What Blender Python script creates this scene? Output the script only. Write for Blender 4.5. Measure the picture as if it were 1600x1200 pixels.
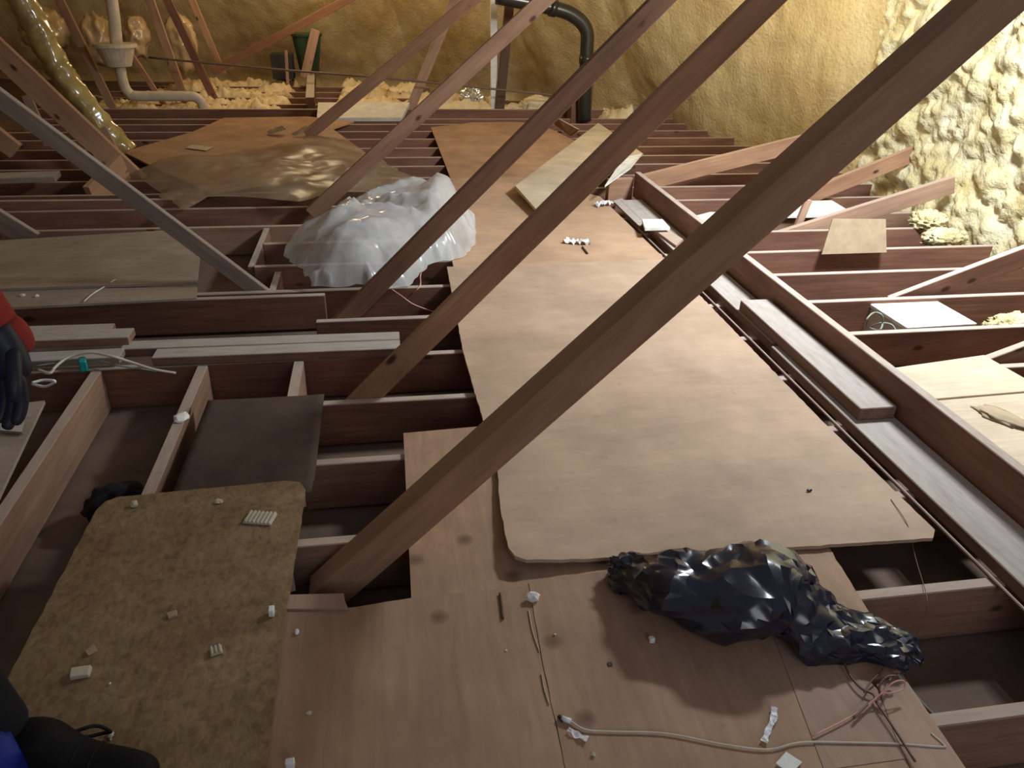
import bpy, bmesh, math, random
from mathutils import Vector, Matrix, noise
random.seed(7)
PI = math.pi
scene = bpy.context.scene
COL = scene.collection
for o in list(bpy.data.objects): bpy.data.objects.remove(o)

# ------------------------------------------------------------------ camera, light, exposure
CR = Vector((0.98728114, -0.15697912, 0.02516951))
CU = Vector((0.05242973, 0.47093736, 0.88060725))
CB = Vector((-0.15009021, -0.8680873, 0.47317795))
CAM = Vector((0, 0, 1.5))
cd = bpy.data.cameras.new('camera'); cam = bpy.data.objects.new('camera', cd); COL.objects.link(cam)
cam.matrix_world = Matrix(((CR.x, CU.x, CB.x, 0), (CR.y, CU.y, CB.y, 0), (CR.z, CU.z, CB.z, 1.5), (0, 0, 0, 1)))
cd.sensor_width = 36; cd.lens = 27; cd.clip_start = 0.05; cd.clip_end = 100
scene.camera = cam
scene.view_settings.view_transform = 'Standard'; scene.view_settings.look = 'None'
scene.view_settings.exposure = 0.0; scene.view_settings.gamma = 1.0
scene.view_settings.use_curve_mapping = False
w = bpy.data.worlds.new('world'); scene.world = w; w.use_nodes = True
w.node_tree.nodes['Background'].inputs[0].default_value = (0.95, 0.91, 0.94, 1)
w.node_tree.nodes['Background'].inputs[1].default_value = 0.145
def area(name, loc, target, size, power, col, sy=None):
    l = bpy.data.lights.new(name, 'AREA'); l.shape = 'RECTANGLE'; l.size = size; l.size_y = sy or size
    l.energy = power; l.color = col
    o = bpy.data.objects.new(name, l); COL.objects.link(o); o.location = loc
    o.rotation_euler = (Vector(target) - Vector(loc)).to_track_quat('-Z', 'Y').to_euler()
    return o
def point(name, loc, power, col, r=0.08):
    l = bpy.data.lights.new(name, 'POINT'); l.energy = power; l.color = col; l.shadow_soft_size = r
    o = bpy.data.objects.new(name, l); COL.objects.link(o); o.location = loc
    return o
area('roof_opening_daylight', (2.7, 3.3, 2.35), (2.8, 4.3, 0), 0.5, 160, (0.90, 0.96, 1.0))
area('added_front_fill', (1.2, -1.9, 1.8), (1.5, 3.0, 0.7), 1.5, 19, (0.92, 0.93, 1.0))  # fill light added behind the camera to brighten the timbers' front faces
area('added_slope_fill', (2.3, 5.9, 2.1), (3.6, 8.4, 1.5), 0.4, 34, (1.0, 0.90, 0.66))  # unseen lamp added to brighten the yellow back slope on the right
point('warm_work_lamp', (-0.7, 10.2, 2.0), 62, (1.0, 0.76, 0.46), 0.15)

# ------------------------------------------------------------------ helpers
def at(x, y, z=0.0):
    "survey point of the photograph on the horizontal level z"
    d = CR * (x - 800) - CU * (y - 600) - CB * 1200
    return CAM + d * ((z - 1.5) / d.z)
def tag(o, label=None, cat=None, group=None, kind=None):
    if label: o['label'] = label
    if cat: o['category'] = cat
    if group: o['group'] = group
    if kind: o['kind'] = kind
    return o
def obj(name, bm, mat, parent=None, smooth=False, loc=None, rot=None):
    me = bpy.data.meshes.new(name); bm.to_mesh(me); bm.free()
    if smooth:
        for p in me.polygons: p.use_smooth = True
    me.materials.append(mat)
    o = bpy.data.objects.new(name, me); COL.objects.link(o)
    if parent: o.parent = parent
    if loc is not None: o.location = loc
    if rot is not None: o.rotation_euler = rot
    return o
def empty(name, loc=(0, 0, 0), rz=0):
    o = bpy.data.objects.new(name, None); COL.objects.link(o); o.location = loc; o.rotation_euler = (0, 0, rz)
    return o
def box_bm(sx, sy, sz, bev=0.003, jit=0.0):
    bm = bmesh.new(); bmesh.ops.create_cube(bm, size=1)
    for v in bm.verts:
        v.co = Vector((v.co.x * sx, v.co.y * sy, v.co.z * sz)) + Vector((random.uniform(-jit, jit), random.uniform(-jit, jit), random.uniform(-jit, jit)))
    if bev: bmesh.ops.bevel(bm, geom=bm.edges[:] + bm.verts[:], offset=bev, segments=1, affect='EDGES')
    return bm
def stick(name, p0, p1, h, t, mat, parent=None, up=(0, 0, 1), bev=0.003):
    "a piece of timber from p0 to p1 (centre line), h across the up direction, t the other way"
    p0, p1 = Vector(p0), Vector(p1); x = (p1 - p0); L = x.length; x.normalize()
    u = Vector(up); u = (u - x * u.dot(x)).normalized(); y = u.cross(x)
    o = obj(name, box_bm(L, t, h, bev), mat, parent)
    m = Matrix((x, y, u)).transposed().to_4x4(); m.translation = (p0 + p1) / 2
    o.matrix_world = m
    return o
def slab(name, pts, z, t, mat, parent=None, rough=0.0, step=0.03, bev=0.0015, sag=None):
    "a sheet with outline pts (counter-clockwise or not), underside at z, thickness t; ragged edges if rough"
    pts = [Vector((p[0], p[1])) for p in pts]
    n = len(pts); out = []
    for i in range(n):
        a, b = pts[i], pts[(i + 1) % n]
        k = max(1, int((b - a).length / step)) if rough or sag else 1
        nn = Vector((-(b - a).y, (b - a).x)).normalized()
        for j in range(k):
            q = a.lerp(b, j / k)
            if rough and j: q = q + nn * rough * noise.noise(Vector((q.x * 31, q.y * 31, z * 9)))
            out.append(q)
    c = sum(pts, Vector((0, 0))) / n
    bm = bmesh.new()
    vs = [bm.verts.new((q.x - c.x, q.y - c.y, 0)) for q in out]
    f = bm.faces.new(vs); f.normal_update()
    if f.normal.z > 0: f.normal_flip()
    r = bmesh.ops.extrude_face_region(bm, geom=[f])
    for v in [g for g in r['geom'] if isinstance(g, bmesh.types.BMVert)]: v.co.z += t
    bmesh.ops.recalc_face_normals(bm, faces=bm.faces[:])
    if sag:
        bmesh.ops.triangulate(bm, faces=[f for f in bm.faces if len(f.verts) > 4])
        for v in bm.verts: v.co.z += sag(v.co.x + c.x, v.co.y + c.y)
    return obj(name, bm, mat, parent, loc=(c.x, c.y, z))
def catmull(pts, k=8):
    pts = [Vector(p) for p in pts]; P = [pts[0] * 2 - pts[1]] + pts + [pts[-1] * 2 - pts[-2]]; out = []
    for i in range(1, len(P) - 2):
        a, b, c, d = P[i - 1:i + 3]
        for j in range(k):
            t = j / k
            out.append(0.5 * ((2 * b) + (c - a) * t + (2 * a - 5 * b + 4 * c - d) * t * t + (3 * b - a - 3 * c + d) * t ** 3))
    out.append(pts[-1]); return out
def tube(name, pts, r, mat, parent=None, seg=6, k=6, smoothpath=True, rfun=None):
    path = catmull(pts, k) if smoothpath else [Vector(p) for p in pts]
    o0 = path[0].copy(); bm = bmesh.new(); rings = []; N = len(path)
    prev = None
    for i, p in enumerate(path):
        d = (path[min(i + 1, N - 1)] - path[max(i - 1, 0)]).normalized()
        if prev is None:
            a = d.orthogonal().normalized()
        else:
            a = (prev - d * prev.dot(d)).normalized()
        prev = a; b = d.cross(a); rr = rfun(i / (N - 1)) if rfun else r
        rings.append([bm.verts.new(p - o0 + (a * math.cos(2 * PI * s / seg) + b * math.sin(2 * PI * s / seg)) * rr) for s in range(seg)])
    for i in range(N - 1):
        for s in range(seg):
            bm.faces.new((rings[i][s], rings[i][(s + 1) % seg], rings[i + 1][(s + 1) % seg], rings[i + 1][s]))
    bm.faces.new(rings[0][::-1]); bm.faces.new(rings[-1])
    return obj(name, bm, mat, parent, smooth=True, loc=o0)
def ridged(p, f, off=0.0):
    return 1 - abs(noise.noise(Vector((p[0] * f + off, p[1] * f - off, p[2] * f + off * 2)))) * 2

# ------------------------------------------------------------------ materials
def nmat(name):
    m = bpy.data.materials.new(name); m.use_nodes = True; nt = m.node_tree
    return m, nt, nt.nodes['Principled BSDF']
def node(nt, t, **kw):
    n = nt.nodes.new(t)
    for k, v in kw.items():
        if k.startswith('i_'):
            n.inputs[k[2:].replace('_', ' ')].default_value = v
        else: setattr(n, k, v)
    return n
def ramp(nt, fac, stops):
    r = nt.nodes.new('ShaderNodeValToRGB'); e = r.color_ramp.elements
    while len(e) < len(stops): e.new(0.5)
    for i, (p, c) in enumerate(stops): e[i].position = p; e[i].color = (*c, 1) if len(c) == 3 else c
    nt.links.new(fac, r.inputs[0]); return r.outputs[0]
def mix(nt, fac, a, b, mode='MIX'):
    n = nt.nodes.new('ShaderNodeMix'); n.data_type = 'RGBA'; n.blend_type = mode
    for s, v in ((n.inputs[0], fac), (n.inputs[6], a), (n.inputs[7], b)):
        if hasattr(v, 'is_linked') or hasattr(v, 'links'): nt.links.new(v, s)
        else: s.default_value = v if isinstance(v, (int, float)) else (*v, 1)
    return n.outputs[2]
def coords(nt, scale, kind='Object'):
    tc = nt.nodes.new('ShaderNodeTexCoord'); mp = nt.nodes.new('ShaderNodeMapping'); mp.inputs['Scale'].default_value = scale
    oi = nt.nodes.new('ShaderNodeObjectInfo'); cmb = nt.nodes.new('ShaderNodeVectorMath'); cmb.operation = 'SCALE'
    cmb.inputs[0].default_value = (17, 31, 23); nt.links.new(oi.outputs['Random'], cmb.inputs['Scale'])
    nt.links.new(tc.outputs[kind], mp.inputs[0]); nt.links.new(cmb.outputs[0], mp.inputs['Location'])
    return mp.outputs[0]
def tex(nt, vec, scale, detail=4, rough=0.6, dist=0.0):
    n = node(nt, 'ShaderNodeTexNoise'); n.inputs['Scale'].default_value = scale; n.inputs['Detail'].default_value = detail
    n.inputs['Roughness'].default_value = rough; n.inputs['Distortion'].default_value = dist
    nt.links.new(vec, n.inputs['Vector']); return n.outputs['Fac']
def bump(nt, bsdf, h, strength=0.3, dist=0.01):
    b = nt.nodes.new('ShaderNodeBump'); b.inputs['Strength'].default_value = strength; b.inputs['Distance'].default_value = dist
    nt.links.new(h, b.inputs['Height']); nt.links.new(b.outputs[0], bsdf.inputs['Normal'])
def knots(nt, col, scale=3.0, size=0.11, c=(0.05, 0.022, 0.014)):
    v = node(nt, 'ShaderNodeTexVoronoi'); v.inputs['Scale'].default_value = scale
    nt.links.new(coords(nt, (1.0, 2.2, 1.9)), v.inputs['Vector'])
    k = ramp(nt, v.outputs['Distance'], [(0.0, (1, 1, 1)), (size * 0.55, (0.9, 0.9, 0.9)), (size, (0, 0, 0))])
    return mix(nt, k, col, c)
def timber(name, c1, c2, dust=None, dustamt=0.6, knot=True):
    m, nt, b = nmat(name)
    g = tex(nt, coords(nt, (1.3, 26, 26)), 2.0, 5, 0.65, 0.6)
    blot = tex(nt, coords(nt, (0.9, 3, 3)), 1.7, 3)
    col = ramp(nt, g, [(0.28, c1), (0.72, c2)])
    dk = ramp(nt, blot, [(0.3, (0.66, 0.6, 0.6)), (0.7, (1.1, 1.08, 1.05))])
    col = mix(nt, 1.0, col, dk, 'MULTIPLY')
    if knot: col = knots(nt, col)
    if dust:   # settled dust on faces that look up
        geo = nt.nodes.new('ShaderNodeNewGeometry'); sep = nt.nodes.new('ShaderNodeSeparateXYZ')
        nt.links.new(geo.outputs['True Normal'], sep.inputs[0])
        up = ramp(nt, sep.outputs['Z'], [(0.55, (0, 0, 0)), (0.95, (1, 1, 1))])
        dn = tex(nt, coords(nt, (3, 14, 14)), 3.0, 4)
        amt = mix(nt, 1.0, up, ramp(nt, dn, [(0.25, (dustamt * 0.6,) * 3), (0.6, (dustamt,) * 3)]), 'MULTIPLY')
        col = mix(nt, amt, col, dust)
    nt.links.new(col, b.inputs['Base Color']); b.inputs['Roughness'].default_value = 0.75
    b.inputs['Specular IOR Level'].default_value = 0.25
    bump(nt, b, g, 0.25, 0.004)
    return m
def panel(name, c1, c2, grain=(2, 30, 2), spots=None, spotc=(0.12, 0.06, 0.04), rough=0.7):
    m, nt, b = nmat(name)
    g = tex(nt, coords(nt, grain), 2.5, 5, 0.6, 0.5); bl = tex(nt, coords(nt, (1, 1, 1)), 3.0, 4)
    col = ramp(nt, g, [(0.3, c1), (0.7, c2)])
    col = mix(nt, 1.0, col, ramp(nt, bl, [(0.3, (0.78, 0.76, 0.75)), (0.7, (1.12, 1.1, 1.08))]), 'MULTIPLY')
    fs = tex(nt, coords(nt, (1, 1, 1)), 14, 4)
    col = mix(nt, ramp(nt, fs, [(0.66, (0, 0, 0)), (0.78, (0.45, 0.45, 0.45))]), col, tuple(x * 0.55 for x in c1))
    if spots:
        v = node(nt, 'ShaderNodeTexVoronoi'); v.voronoi_dimensions = '2D'; v.inputs['Scale'].default_value = spots
        nt.links.new(coords(nt, (1, 1, 0.2)), v.inputs['Vector'])
        col = mix(nt, ramp(nt, v.outputs['Distance'], [(0.0, (0.75,) * 3), (0.05, (0.5,) * 3), (0.09, (0, 0, 0))]), col, spotc)
    nt.links.new(col, b.inputs['Base Color']); b.inputs['Roughness'].default_value = rough
    b.inputs['Specular IOR Level'].default_value = 0.3
    bump(nt, b, g, 0.12, 0.003)
    return m
def plain(name, c, rough=0.6, metal=0.0, spec=0.4, var=0.15, sc=12):
    m, nt, b = nmat(name)
    n = tex(nt, coords(nt, (1, 1, 1)), sc, 4)
    col = ramp(nt, n, [(0.3, tuple(x * (1 - var) for x in c)), (0.7, tuple(min(1, x * (1 + var)) for x in c))])
    nt.links.new(col, b.inputs['Base Color']); b.inputs['Roughness'].default_value = rough; b.inputs['Metallic'].default_value = metal
    b.inputs['Specular IOR Level'].default_value = spec
    bump(nt, b, n, 0.15, 0.004)
    return m
M = {}
M['joist'] = timber('joist_timber', (0.18, 0.088, 0.060), (0.285, 0.148, 0.102), (0.54, 0.47, 0.41), 0.9)
M['joist_pale'] = timber('pale_joist_timber', (0.25, 0.15, 0.105), (0.38, 0.24, 0.165), (0.52, 0.44, 0.37), 0.8)
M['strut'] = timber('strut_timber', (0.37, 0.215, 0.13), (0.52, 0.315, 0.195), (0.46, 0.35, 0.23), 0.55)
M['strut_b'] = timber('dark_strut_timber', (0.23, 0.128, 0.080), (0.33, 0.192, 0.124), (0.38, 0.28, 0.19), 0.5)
M['strut_grey'] = timber('greyed_timber', (0.24, 0.19, 0.16), (0.36, 0.29, 0.24), (0.52, 0.50, 0.47), 0.9)
M['dusty'] = timber('dusty_timber', (0.20, 0.12, 0.085), (0.33, 0.21, 0.15), (0.50, 0.46, 0.42), 0.92, knot=False)
M['pink'] = timber('pale_fresh_timber', (0.38, 0.24, 0.17), (0.52, 0.36, 0.26), (0.55, 0.47, 0.40), 0.5)
M['orange'] = timber('orange_timber', (0.28, 0.14, 0.075), (0.40, 0.21, 0.12))
M['ply'] = panel('plywood', (0.46, 0.335, 0.24), (0.51, 0.375, 0.275), (2, 12, 2))
M['ply_far'] = panel('far_plywood', (0.47, 0.315, 0.21), (0.53, 0.36, 0.245), (2, 12, 2))
M['ply_warm'] = panel('warm_plywood', (0.36, 0.232, 0.150), (0.45, 0.300, 0.200), (14, 1.6, 2), spots=3.0)
M['ply_grey'] = panel('grey_plywood', (0.36, 0.245, 0.18), (0.46, 0.325, 0.245), (14, 1.6, 2), spots=2.0)
M['ply_edge'] = plain('plywood_edge', (0.19, 0.11, 0.07))
M['ply_pale'] = panel('pale_plywood', (0.52, 0.43, 0.31), (0.62, 0.53, 0.40))
M['hard'] = panel('hardboard', (0.40, 0.25, 0.15), (0.48, 0.31, 0.20), (3, 3, 3))
M['shelf'] = panel('dusty_board', (0.33, 0.28, 0.23), (0.42, 0.36, 0.30), (2, 14, 2))
def osb():
    m, nt, b = nmat('chipboard')
    n = tex(nt, coords(nt, (1, 1, 1)), 6, 8, 0.75); n2 = tex(nt, coords(nt, (1, 0.6, 1)), 55, 5, 0.7, 0.5)
    col = ramp(nt, n, [(0.28, (0.16, 0.095, 0.045)), (0.5, (0.25, 0.165, 0.085)), (0.75, (0.36, 0.26, 0.15))])
    col = mix(nt, 1.0, col, ramp(nt, n2, [(0.3, (0.62, 0.58, 0.55)), (0.5, (0.98, 0.97, 0.95)), (0.7, (1.3, 1.28, 1.2))]), 'MULTIPLY')
    nt.links.new(col, b.inputs['Base Color']); b.inputs['Roughness'].default_value = 0.8; bump(nt, b, n2, 0.3, 0.003)
    return m
M['osb'] = osb()
M['paper'] = plain('ceiling_backing', (0.17, 0.115, 0.085), 0.85, var=0.3, sc=3)
M['mat'] = plain('dark_felt', (0.075, 0.052, 0.040), 0.9, var=0.3, sc=6)
def foam(name, a, b_, c, streak=(1, 1, 1)):
    m, nt, b = nmat(name)
    n = tex(nt, coords(nt, streak), 5, 6, 0.65); n2 = tex(nt, coords(nt, (1, 1, 1)), 30, 4)
    col = ramp(nt, n, [(0.3, a), (0.5, b_), (0.72, c)])
    nt.links.new(col, b.inputs['Base Color']); b.inputs['Roughness'].default_value = 0.7; b.inputs['Specular IOR Level'].default_value = 0.3
    bump(nt, b, n2, 0.6, 0.025)
    return m
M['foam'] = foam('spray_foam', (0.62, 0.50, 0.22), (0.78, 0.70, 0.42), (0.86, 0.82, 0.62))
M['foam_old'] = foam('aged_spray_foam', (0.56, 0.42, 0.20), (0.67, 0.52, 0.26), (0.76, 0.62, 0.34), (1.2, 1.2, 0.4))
M['foam_batt'] = foam('floor_foam', (0.66, 0.50, 0.27), (0.78, 0.63, 0.38), (0.85, 0.74, 0.52))
def plastic_sheet(name, c, trans, rough, alpha):
    m, nt, b = nmat(name); out = nt.nodes['Material Output']
    b.inputs['Base Color'].default_value = (*c, 1); b.inputs['Roughness'].default_value = rough
    b.inputs['Specular IOR Level'].default_value = 0.7
    tl = nt.nodes.new('ShaderNodeBsdfTranslucent'); tl.inputs[0].default_value = (*c, 1)
    tr = nt.nodes.new('ShaderNodeBsdfTransparent')
    m1 = nt.nodes.new('ShaderNodeMixShader'); m1.inputs[0].default_value = trans
    nt.links.new(b.outputs[0], m1.inputs[1]); nt.links.new(tl.outputs[0], m1.inputs[2])
    m2 = nt.nodes.new('ShaderNodeMixShader')
    n = tex(nt, coords(nt, (1, 1, 1)), 4, 4)
    nt.links.new(ramp(nt, n, [(0.3, (alpha * 0.5,) * 3), (0.7, (min(1, alpha * 1.5),) * 3)]), m2.inputs[0])
    nt.links.new(m1.outputs[0], m2.inputs[1]); nt.links.new(tr.outputs[0], m2.inputs[2])
    nt.links.new(m2.outputs[0], out.inputs[0])
    return m
M['bag_white'] = plastic_sheet('white_translucent_plastic', (0.80, 0.82, 0.84), 0.3, 0.2, 0.34)
M['poly'] = plastic_sheet('dirty_clear_plastic', (0.60, 0.49, 0.35), 0.5, 0.3, 0.34)
M['bag_black'] = plain('black_plastic', (0.008, 0.012, 0.030), 0.22, spec=0.8, var=0.1)  # blue in the base colour stands in for sky light reflected by the bag
M['wrap'] = plain('shiny_wrap', (0.38, 0.28, 0.10), 0.18, spec=0.9, var=0.35, sc=5)
M['wrap_pale'] = plain('pale_wrap', (0.50, 0.36, 0.20), 0.22, spec=0.8, var=0.3, sc=6)
M['pipe_black'] = plain('black_pipe', (0.022, 0.022, 0.018), 0.28, spec=0.7)
M['pvc'] = plain('white_pipe', (0.62, 0.54, 0.42), 0.45)
M['white'] = plain('white_plaster', (0.78, 0.78, 0.74), 0.6)
M['white_pl'] = plain('white_plastic', (0.82, 0.84, 0.86), 0.35)
M['foil'] = plain('silver_foil', (0.75, 0.77, 0.78), 0.25, metal=0.9)
M['green'] = plain('green_plastic', (0.03, 0.07, 0.045), 0.35)
M['teal'] = plain('teal_plastic', (0.01, 0.32, 0.30), 0.35)
M['wire_w'] = plain('off_white_cable', (0.60, 0.55, 0.47), 0.5)
M['wire_p'] = plain('pink_wire', (0.72, 0.38, 0.31), 0.5)
M['wire_b'] = plain('brown_wire', (0.16, 0.10, 0.08), 0.5)
M['wire_g'] = plain('grey_green_cable', (0.25, 0.28, 0.24), 0.5)
M['dark'] = plain('dark_metal', (0.03, 0.03, 0.035), 0.45)
M['rust'] = plain('rusty_brown', (0.10, 0.05, 0.03), 0.7)
M['cream'] = plain('cream_card', (0.55, 0.50, 0.40), 0.7)
M['kraft'] = plain('tan_card', (0.42, 0.32, 0.21), 0.75)
M['duct'] = plain('grey_duct_board', (0.66, 0.64, 0.58), 0.5)
M['navy'] = plain('navy_rubber', (0.015, 0.018, 0.035), 0.5)
M['red'] = plain('red_knit', (0.30, 0.030, 0.022), 0.85)
M['trouser'] = plain('black_cloth', (0.006, 0.006, 0.009), 0.9, sc=30)
M['jacket'] = plain('dark_jacket_cloth', (0.02, 0.02, 0.03), 0.9, sc=30)
M['boot'] = plain('black_leather', (0.008, 0.007, 0.008), 0.7, spec=0.15)
M['skin'] = plain('skin', (0.45, 0.26, 0.18), 0.5)
M['hair'] = plain('dark_hair', (0.02, 0.014, 0.01), 0.7)
M['blue'] = plain('bright_blue_cloth', (0.004, 0.018, 0.22), 0.6)

def lump(name, loc, rad, mat, lab, cat, f=1.6, sub=4, amp=0.35):
    bm = bmesh.new(); bmesh.ops.create_icosphere(bm, subdivisions=sub, radius=1)
    for v in bm.verts:
        p = v.co.copy(); q = p + Vector(loc)
        v.co = Vector((p.x * rad[0], p.y * rad[1], p.z * rad[2])) * (1 - amp / 2 + amp * ridged(q, f) * 0.7 + amp * 0.3 * ridged(q, f * 3))
    return tag(obj(name, bm, mat, smooth=True, loc=loc), lab, cat)

# ------------------------------------------------------------------ setting: floor of the bays, foam walls, roof
bm = bmesh.new()
vs = [bm.verts.new(p) for p in ((-7, -1, 0), (7, -1, 0), (7, 15, 0), (-7, 15, 0))]; bm.faces.new(vs)
r = bmesh.ops.extrude_face_region(bm, geom=bm.faces[:])
for v in [g for g in r['geom'] if isinstance(g, bmesh.types.BMVert)]: v.co.z -= 0.02
bmesh.ops.recalc_face_normals(bm, faces=bm.faces[:])
tag(obj('floor', bm, M['paper'], loc=(0, 0, -0.195)), kind='structure')

def wall_sheet(name, foot, z0, z1, du, lean, mat, disp, z_step=None):
    "upright surface over a foot polyline, leaning inwards with height, displaced along its normal"
    path = []
    for i in range(len(foot) - 1):
        a, b = Vector(foot[i]), Vector(foot[i + 1]); k = max(1, int((b - a).length / du))
        for j in range(k): path.append(a.lerp(b, j / k))
    path.append(Vector(foot[-1]))
    bm = bmesh.new(); nz = int((z1 - z0) / (z_step or du)); cols = []
    o0 = Vector((foot[0][0], foot[0][1], 0))
    for i, p in enumerate(path):
        d = (path[min(i + 3, len(path) - 1)] - path[max(i - 3, 0)]).normalized(); n = Vector((-d.y, d.x))
        c = []
        for j in range(nz + 1):
            z = z0 + (z1 - z0) * j / nz
            l = lean(p, z); q = Vector((p.x + n.x * l, p.y + n.y * l, z))
            dd = disp(q); q = q + Vector((n.x, n.y, -0.25)) * dd
            c.append(bm.verts.new(q - o0))
        cols.append(c)
    for i in range(len(cols) - 1):
        for j in range(nz):
            bm.faces.new((cols[i][j], cols[i + 1][j], cols[i + 1][j + 1], cols[i][j + 1]))
    return tag(obj(name, bm, mat, smooth=True, loc=o0), kind='structure')
def lumps(q):
    p = Vector((q.x, q.y, q.z))
    wp = p + Vector((noise.noise(p * 3), noise.noise(p * 3 + Vector((9, 0, 0))), 0)) * 0.12
    a = noise.voronoi(wp * 4.2)[0]; b = noise.voronoi(p * 11)[0]
    return (0.62 - a[0]) * 0.10 + (0.5 - b[0]) * 0.045 + noise.noise(p * 26) * 0.022 + noise.noise(p * 1.3) * 0.09
# right: sprayed foam, coarse and lumpy (runs towards the viewer along +X side)
wall_sheet('wall_right', [(3.95, 1.2), (3.93, 4.2), (4.02, 6.15)], -0.2, 2.5, 0.024, lambda p, z: -0.02 + 0.03 * z, M['foam'], lumps)
def smoothfoam(q):
    p = Vector((q.x, q.y, q.z))
    return noise.noise(Vector((p.x * 1.2, p.y * 1.2, p.z * 0.5))) * 0.10 + ridged(Vector((p.x * 1.0, p.y * 1.0, p.z * 0.3)), 2.0) * 0.015 + noise.noise(p * 6) * 0.018 + noise.noise(p * 17) * 0.01
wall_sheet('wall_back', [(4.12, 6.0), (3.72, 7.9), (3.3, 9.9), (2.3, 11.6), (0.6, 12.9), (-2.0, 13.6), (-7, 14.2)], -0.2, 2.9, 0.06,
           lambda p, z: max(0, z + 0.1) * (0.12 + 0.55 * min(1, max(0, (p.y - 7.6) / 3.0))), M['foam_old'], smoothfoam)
def wsheet(name, pts, mat):
    bm = bmesh.new(); vs = [bm.verts.new(p) for p in pts]; bm.faces.new(vs)
    r = bmesh.ops.extrude_face_region(bm, geom=bm.faces[:])
    for v in [g for g in r['geom'] if isinstance(g, bmesh.types.BMVert)]: v.co += Vector((0, 0, 0.03))
    bmesh.ops.recalc_face_normals(bm, faces=bm.faces[:])
    return tag(obj(name, bm, mat), kind='structure')
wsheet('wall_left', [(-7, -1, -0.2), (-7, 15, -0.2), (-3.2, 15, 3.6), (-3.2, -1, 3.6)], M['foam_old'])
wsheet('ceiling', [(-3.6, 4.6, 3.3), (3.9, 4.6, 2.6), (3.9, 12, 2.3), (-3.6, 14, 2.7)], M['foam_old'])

# ------------------------------------------------------------------ ceiling joists (tops at z = 0)
JD, JT = 0.185, 0.038
def joist(x0, x1, y, label, mat='joist', z=0.0, group=None, name='ceiling_joist'):
    o = stick(name, (x0, y + JT / 2, z - JD / 2), (x1, y + JT / 2, z - JD / 2), JD, JT, M[mat])
    return tag(o, label, 'joist', group)
G = 'joists running across under the boards'
joist(-0.33, 3.9, 0.604, 'brown joist crossing the bottom right corner below the photographed boards', group=G)
joist(-0.33, 3.9, 1.004, 'joist whose dusty top shows beside the corner where the pink wire loops', 'joist_pale', group=G)
joist(-0.33, 3.9, 1.404, 'joist behind the tail of the black bag, top crossed by a hanging thread', 'joist_pale', group=G)
joist(-0.33, 3.9, 1.825, 'joist just behind the foot of the nearest diagonal strut', 'joist_pale', group=G)
joist(-0.33, 3.9, 2.247, 'joist ending at the dark mat and running under the small plywood square', 'joist_pale', group=G)
joist(-0.35, 3.9, 2.66, 'joist on which the foot of the second nearest diagonal strut stands', group=G)
joist(-1.9, 3.9, 3.065, 'long joist just in front of the loose dusty timbers, header of the left bays', group=G)
joist(-0.36, 3.9, 3.47, 'joist just behind the loose dusty timbers, white box standing behind its right part', group=G)
joist(-3.0, 3.9, 3.88, 'joist under the near edge of the white plastic bag', group=G)
joist(-0.75, 3.9, 4.28, 'joist under the middle of the white plastic bag', group=G)
joist(-0.75, 3.85, 4.69, 'joist under the far half of the white plastic bag', group=G)
joist(-3.0, 4.0, 5.06, 'pale topped joist running behind the white plastic bag', 'joist_pale', group=G)
joist(-3.0, 4.05, 5.51, 'joist meeting the near corner of the dirty plastic sheet', group=G)
joist(-3.0, 4.05, 5.92, 'joist crossing at the plywood seam beyond the white bag', group=G)
joist(-3.0, 4.05, 6.33, 'joist at the near edge of the hardboard beyond the walkway', group=G)
GF = 'thin dark joists beyond the plastic sheet'
for i, y in enumerate((6.74, 7.10, 7.51, 7.95, 8.36, 8.78, 9.12)):
    joist(-3.6, 3.85 - 0.05 * i, y, ('seventh', 'sixth', 'fifth', 'fourth', 'third', 'second', 'first')[i] + ' thin dark joist counting from the far header beam towards the viewer', group=GF)
o = stick('header_beam', (-3.8, 9.50, -0.07), (3.3, 9.50, -0.07), 0.24, 0.05, M['joist'])
tag(o, 'dark header beam across the far end of the bare joists, foam behind it', 'beam')
for i in range(4):
    o = stick('far_joist', (-3.4, 10.05 + 0.52 * i, -0.08), (1.9 - 0.4 * i, 10.05 + 0.52 * i, -0.08), 0.2, 0.04, M['joist'])
    tag(o, ('nearest', 'second', 'third', 'fourth')[i] + ' joist half buried in the yellow foam behind the header beam', 'joist', 'joists in the far foam')
o = stick('cut_joist', (-2.6, 3.82, -JD / 2 + 0.005), (-0.335, 3.82, -JD / 2 + 0.005), JD, 0.038, M['joist'])
tag(o, 'dark cut joist ending mid-air beside the foot of the left leaning strut', 'joist')
# joists of the left bays, running away from the viewer
for x0, x1, lab in ((-1.20, -1.22, 'pale topped joist running away at the far left behind the glove'),
                    (-0.80, -0.80, 'short joist running away between the left bays, white chip on its top'),
                    (-0.405, -0.405, 'trimmer joist running away beside the dark mat')):
    y0 = 2.05 if x0 == -0.405 else 0.4
    o = stick('trimmer_joist', (x0, y0, -JD / 2), (x1, 3.06, -JD / 2), JD, JT + 0.004, M['joist_pale'])
    tag(o, lab, 'joist')
o = stick('blocking', (-0.77, 4.31, -0.09), (-0.77, 5.05, -0.09), 0.17, 0.038, M['dusty']); tag(o, 'short dusty block between joists left of the white plastic bag', 'timber block')
o = stick('blocking', (-0.62, 3.93, -0.10), (-0.62, 4.27, -0.10), 0.15, 0.038, M['joist']); tag(o, 'small block beneath the foot of the left leaning strut', 'timber block')
o = stick('raised_header', (-3.2, 5.60, -0.04), (-1.36, 5.56, -0.04), 0.2, 0.04, M['joist']); tag(o, 'dark raised timber behind the dusty left boards, cut end by the plastic sheet', 'beam')

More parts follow.
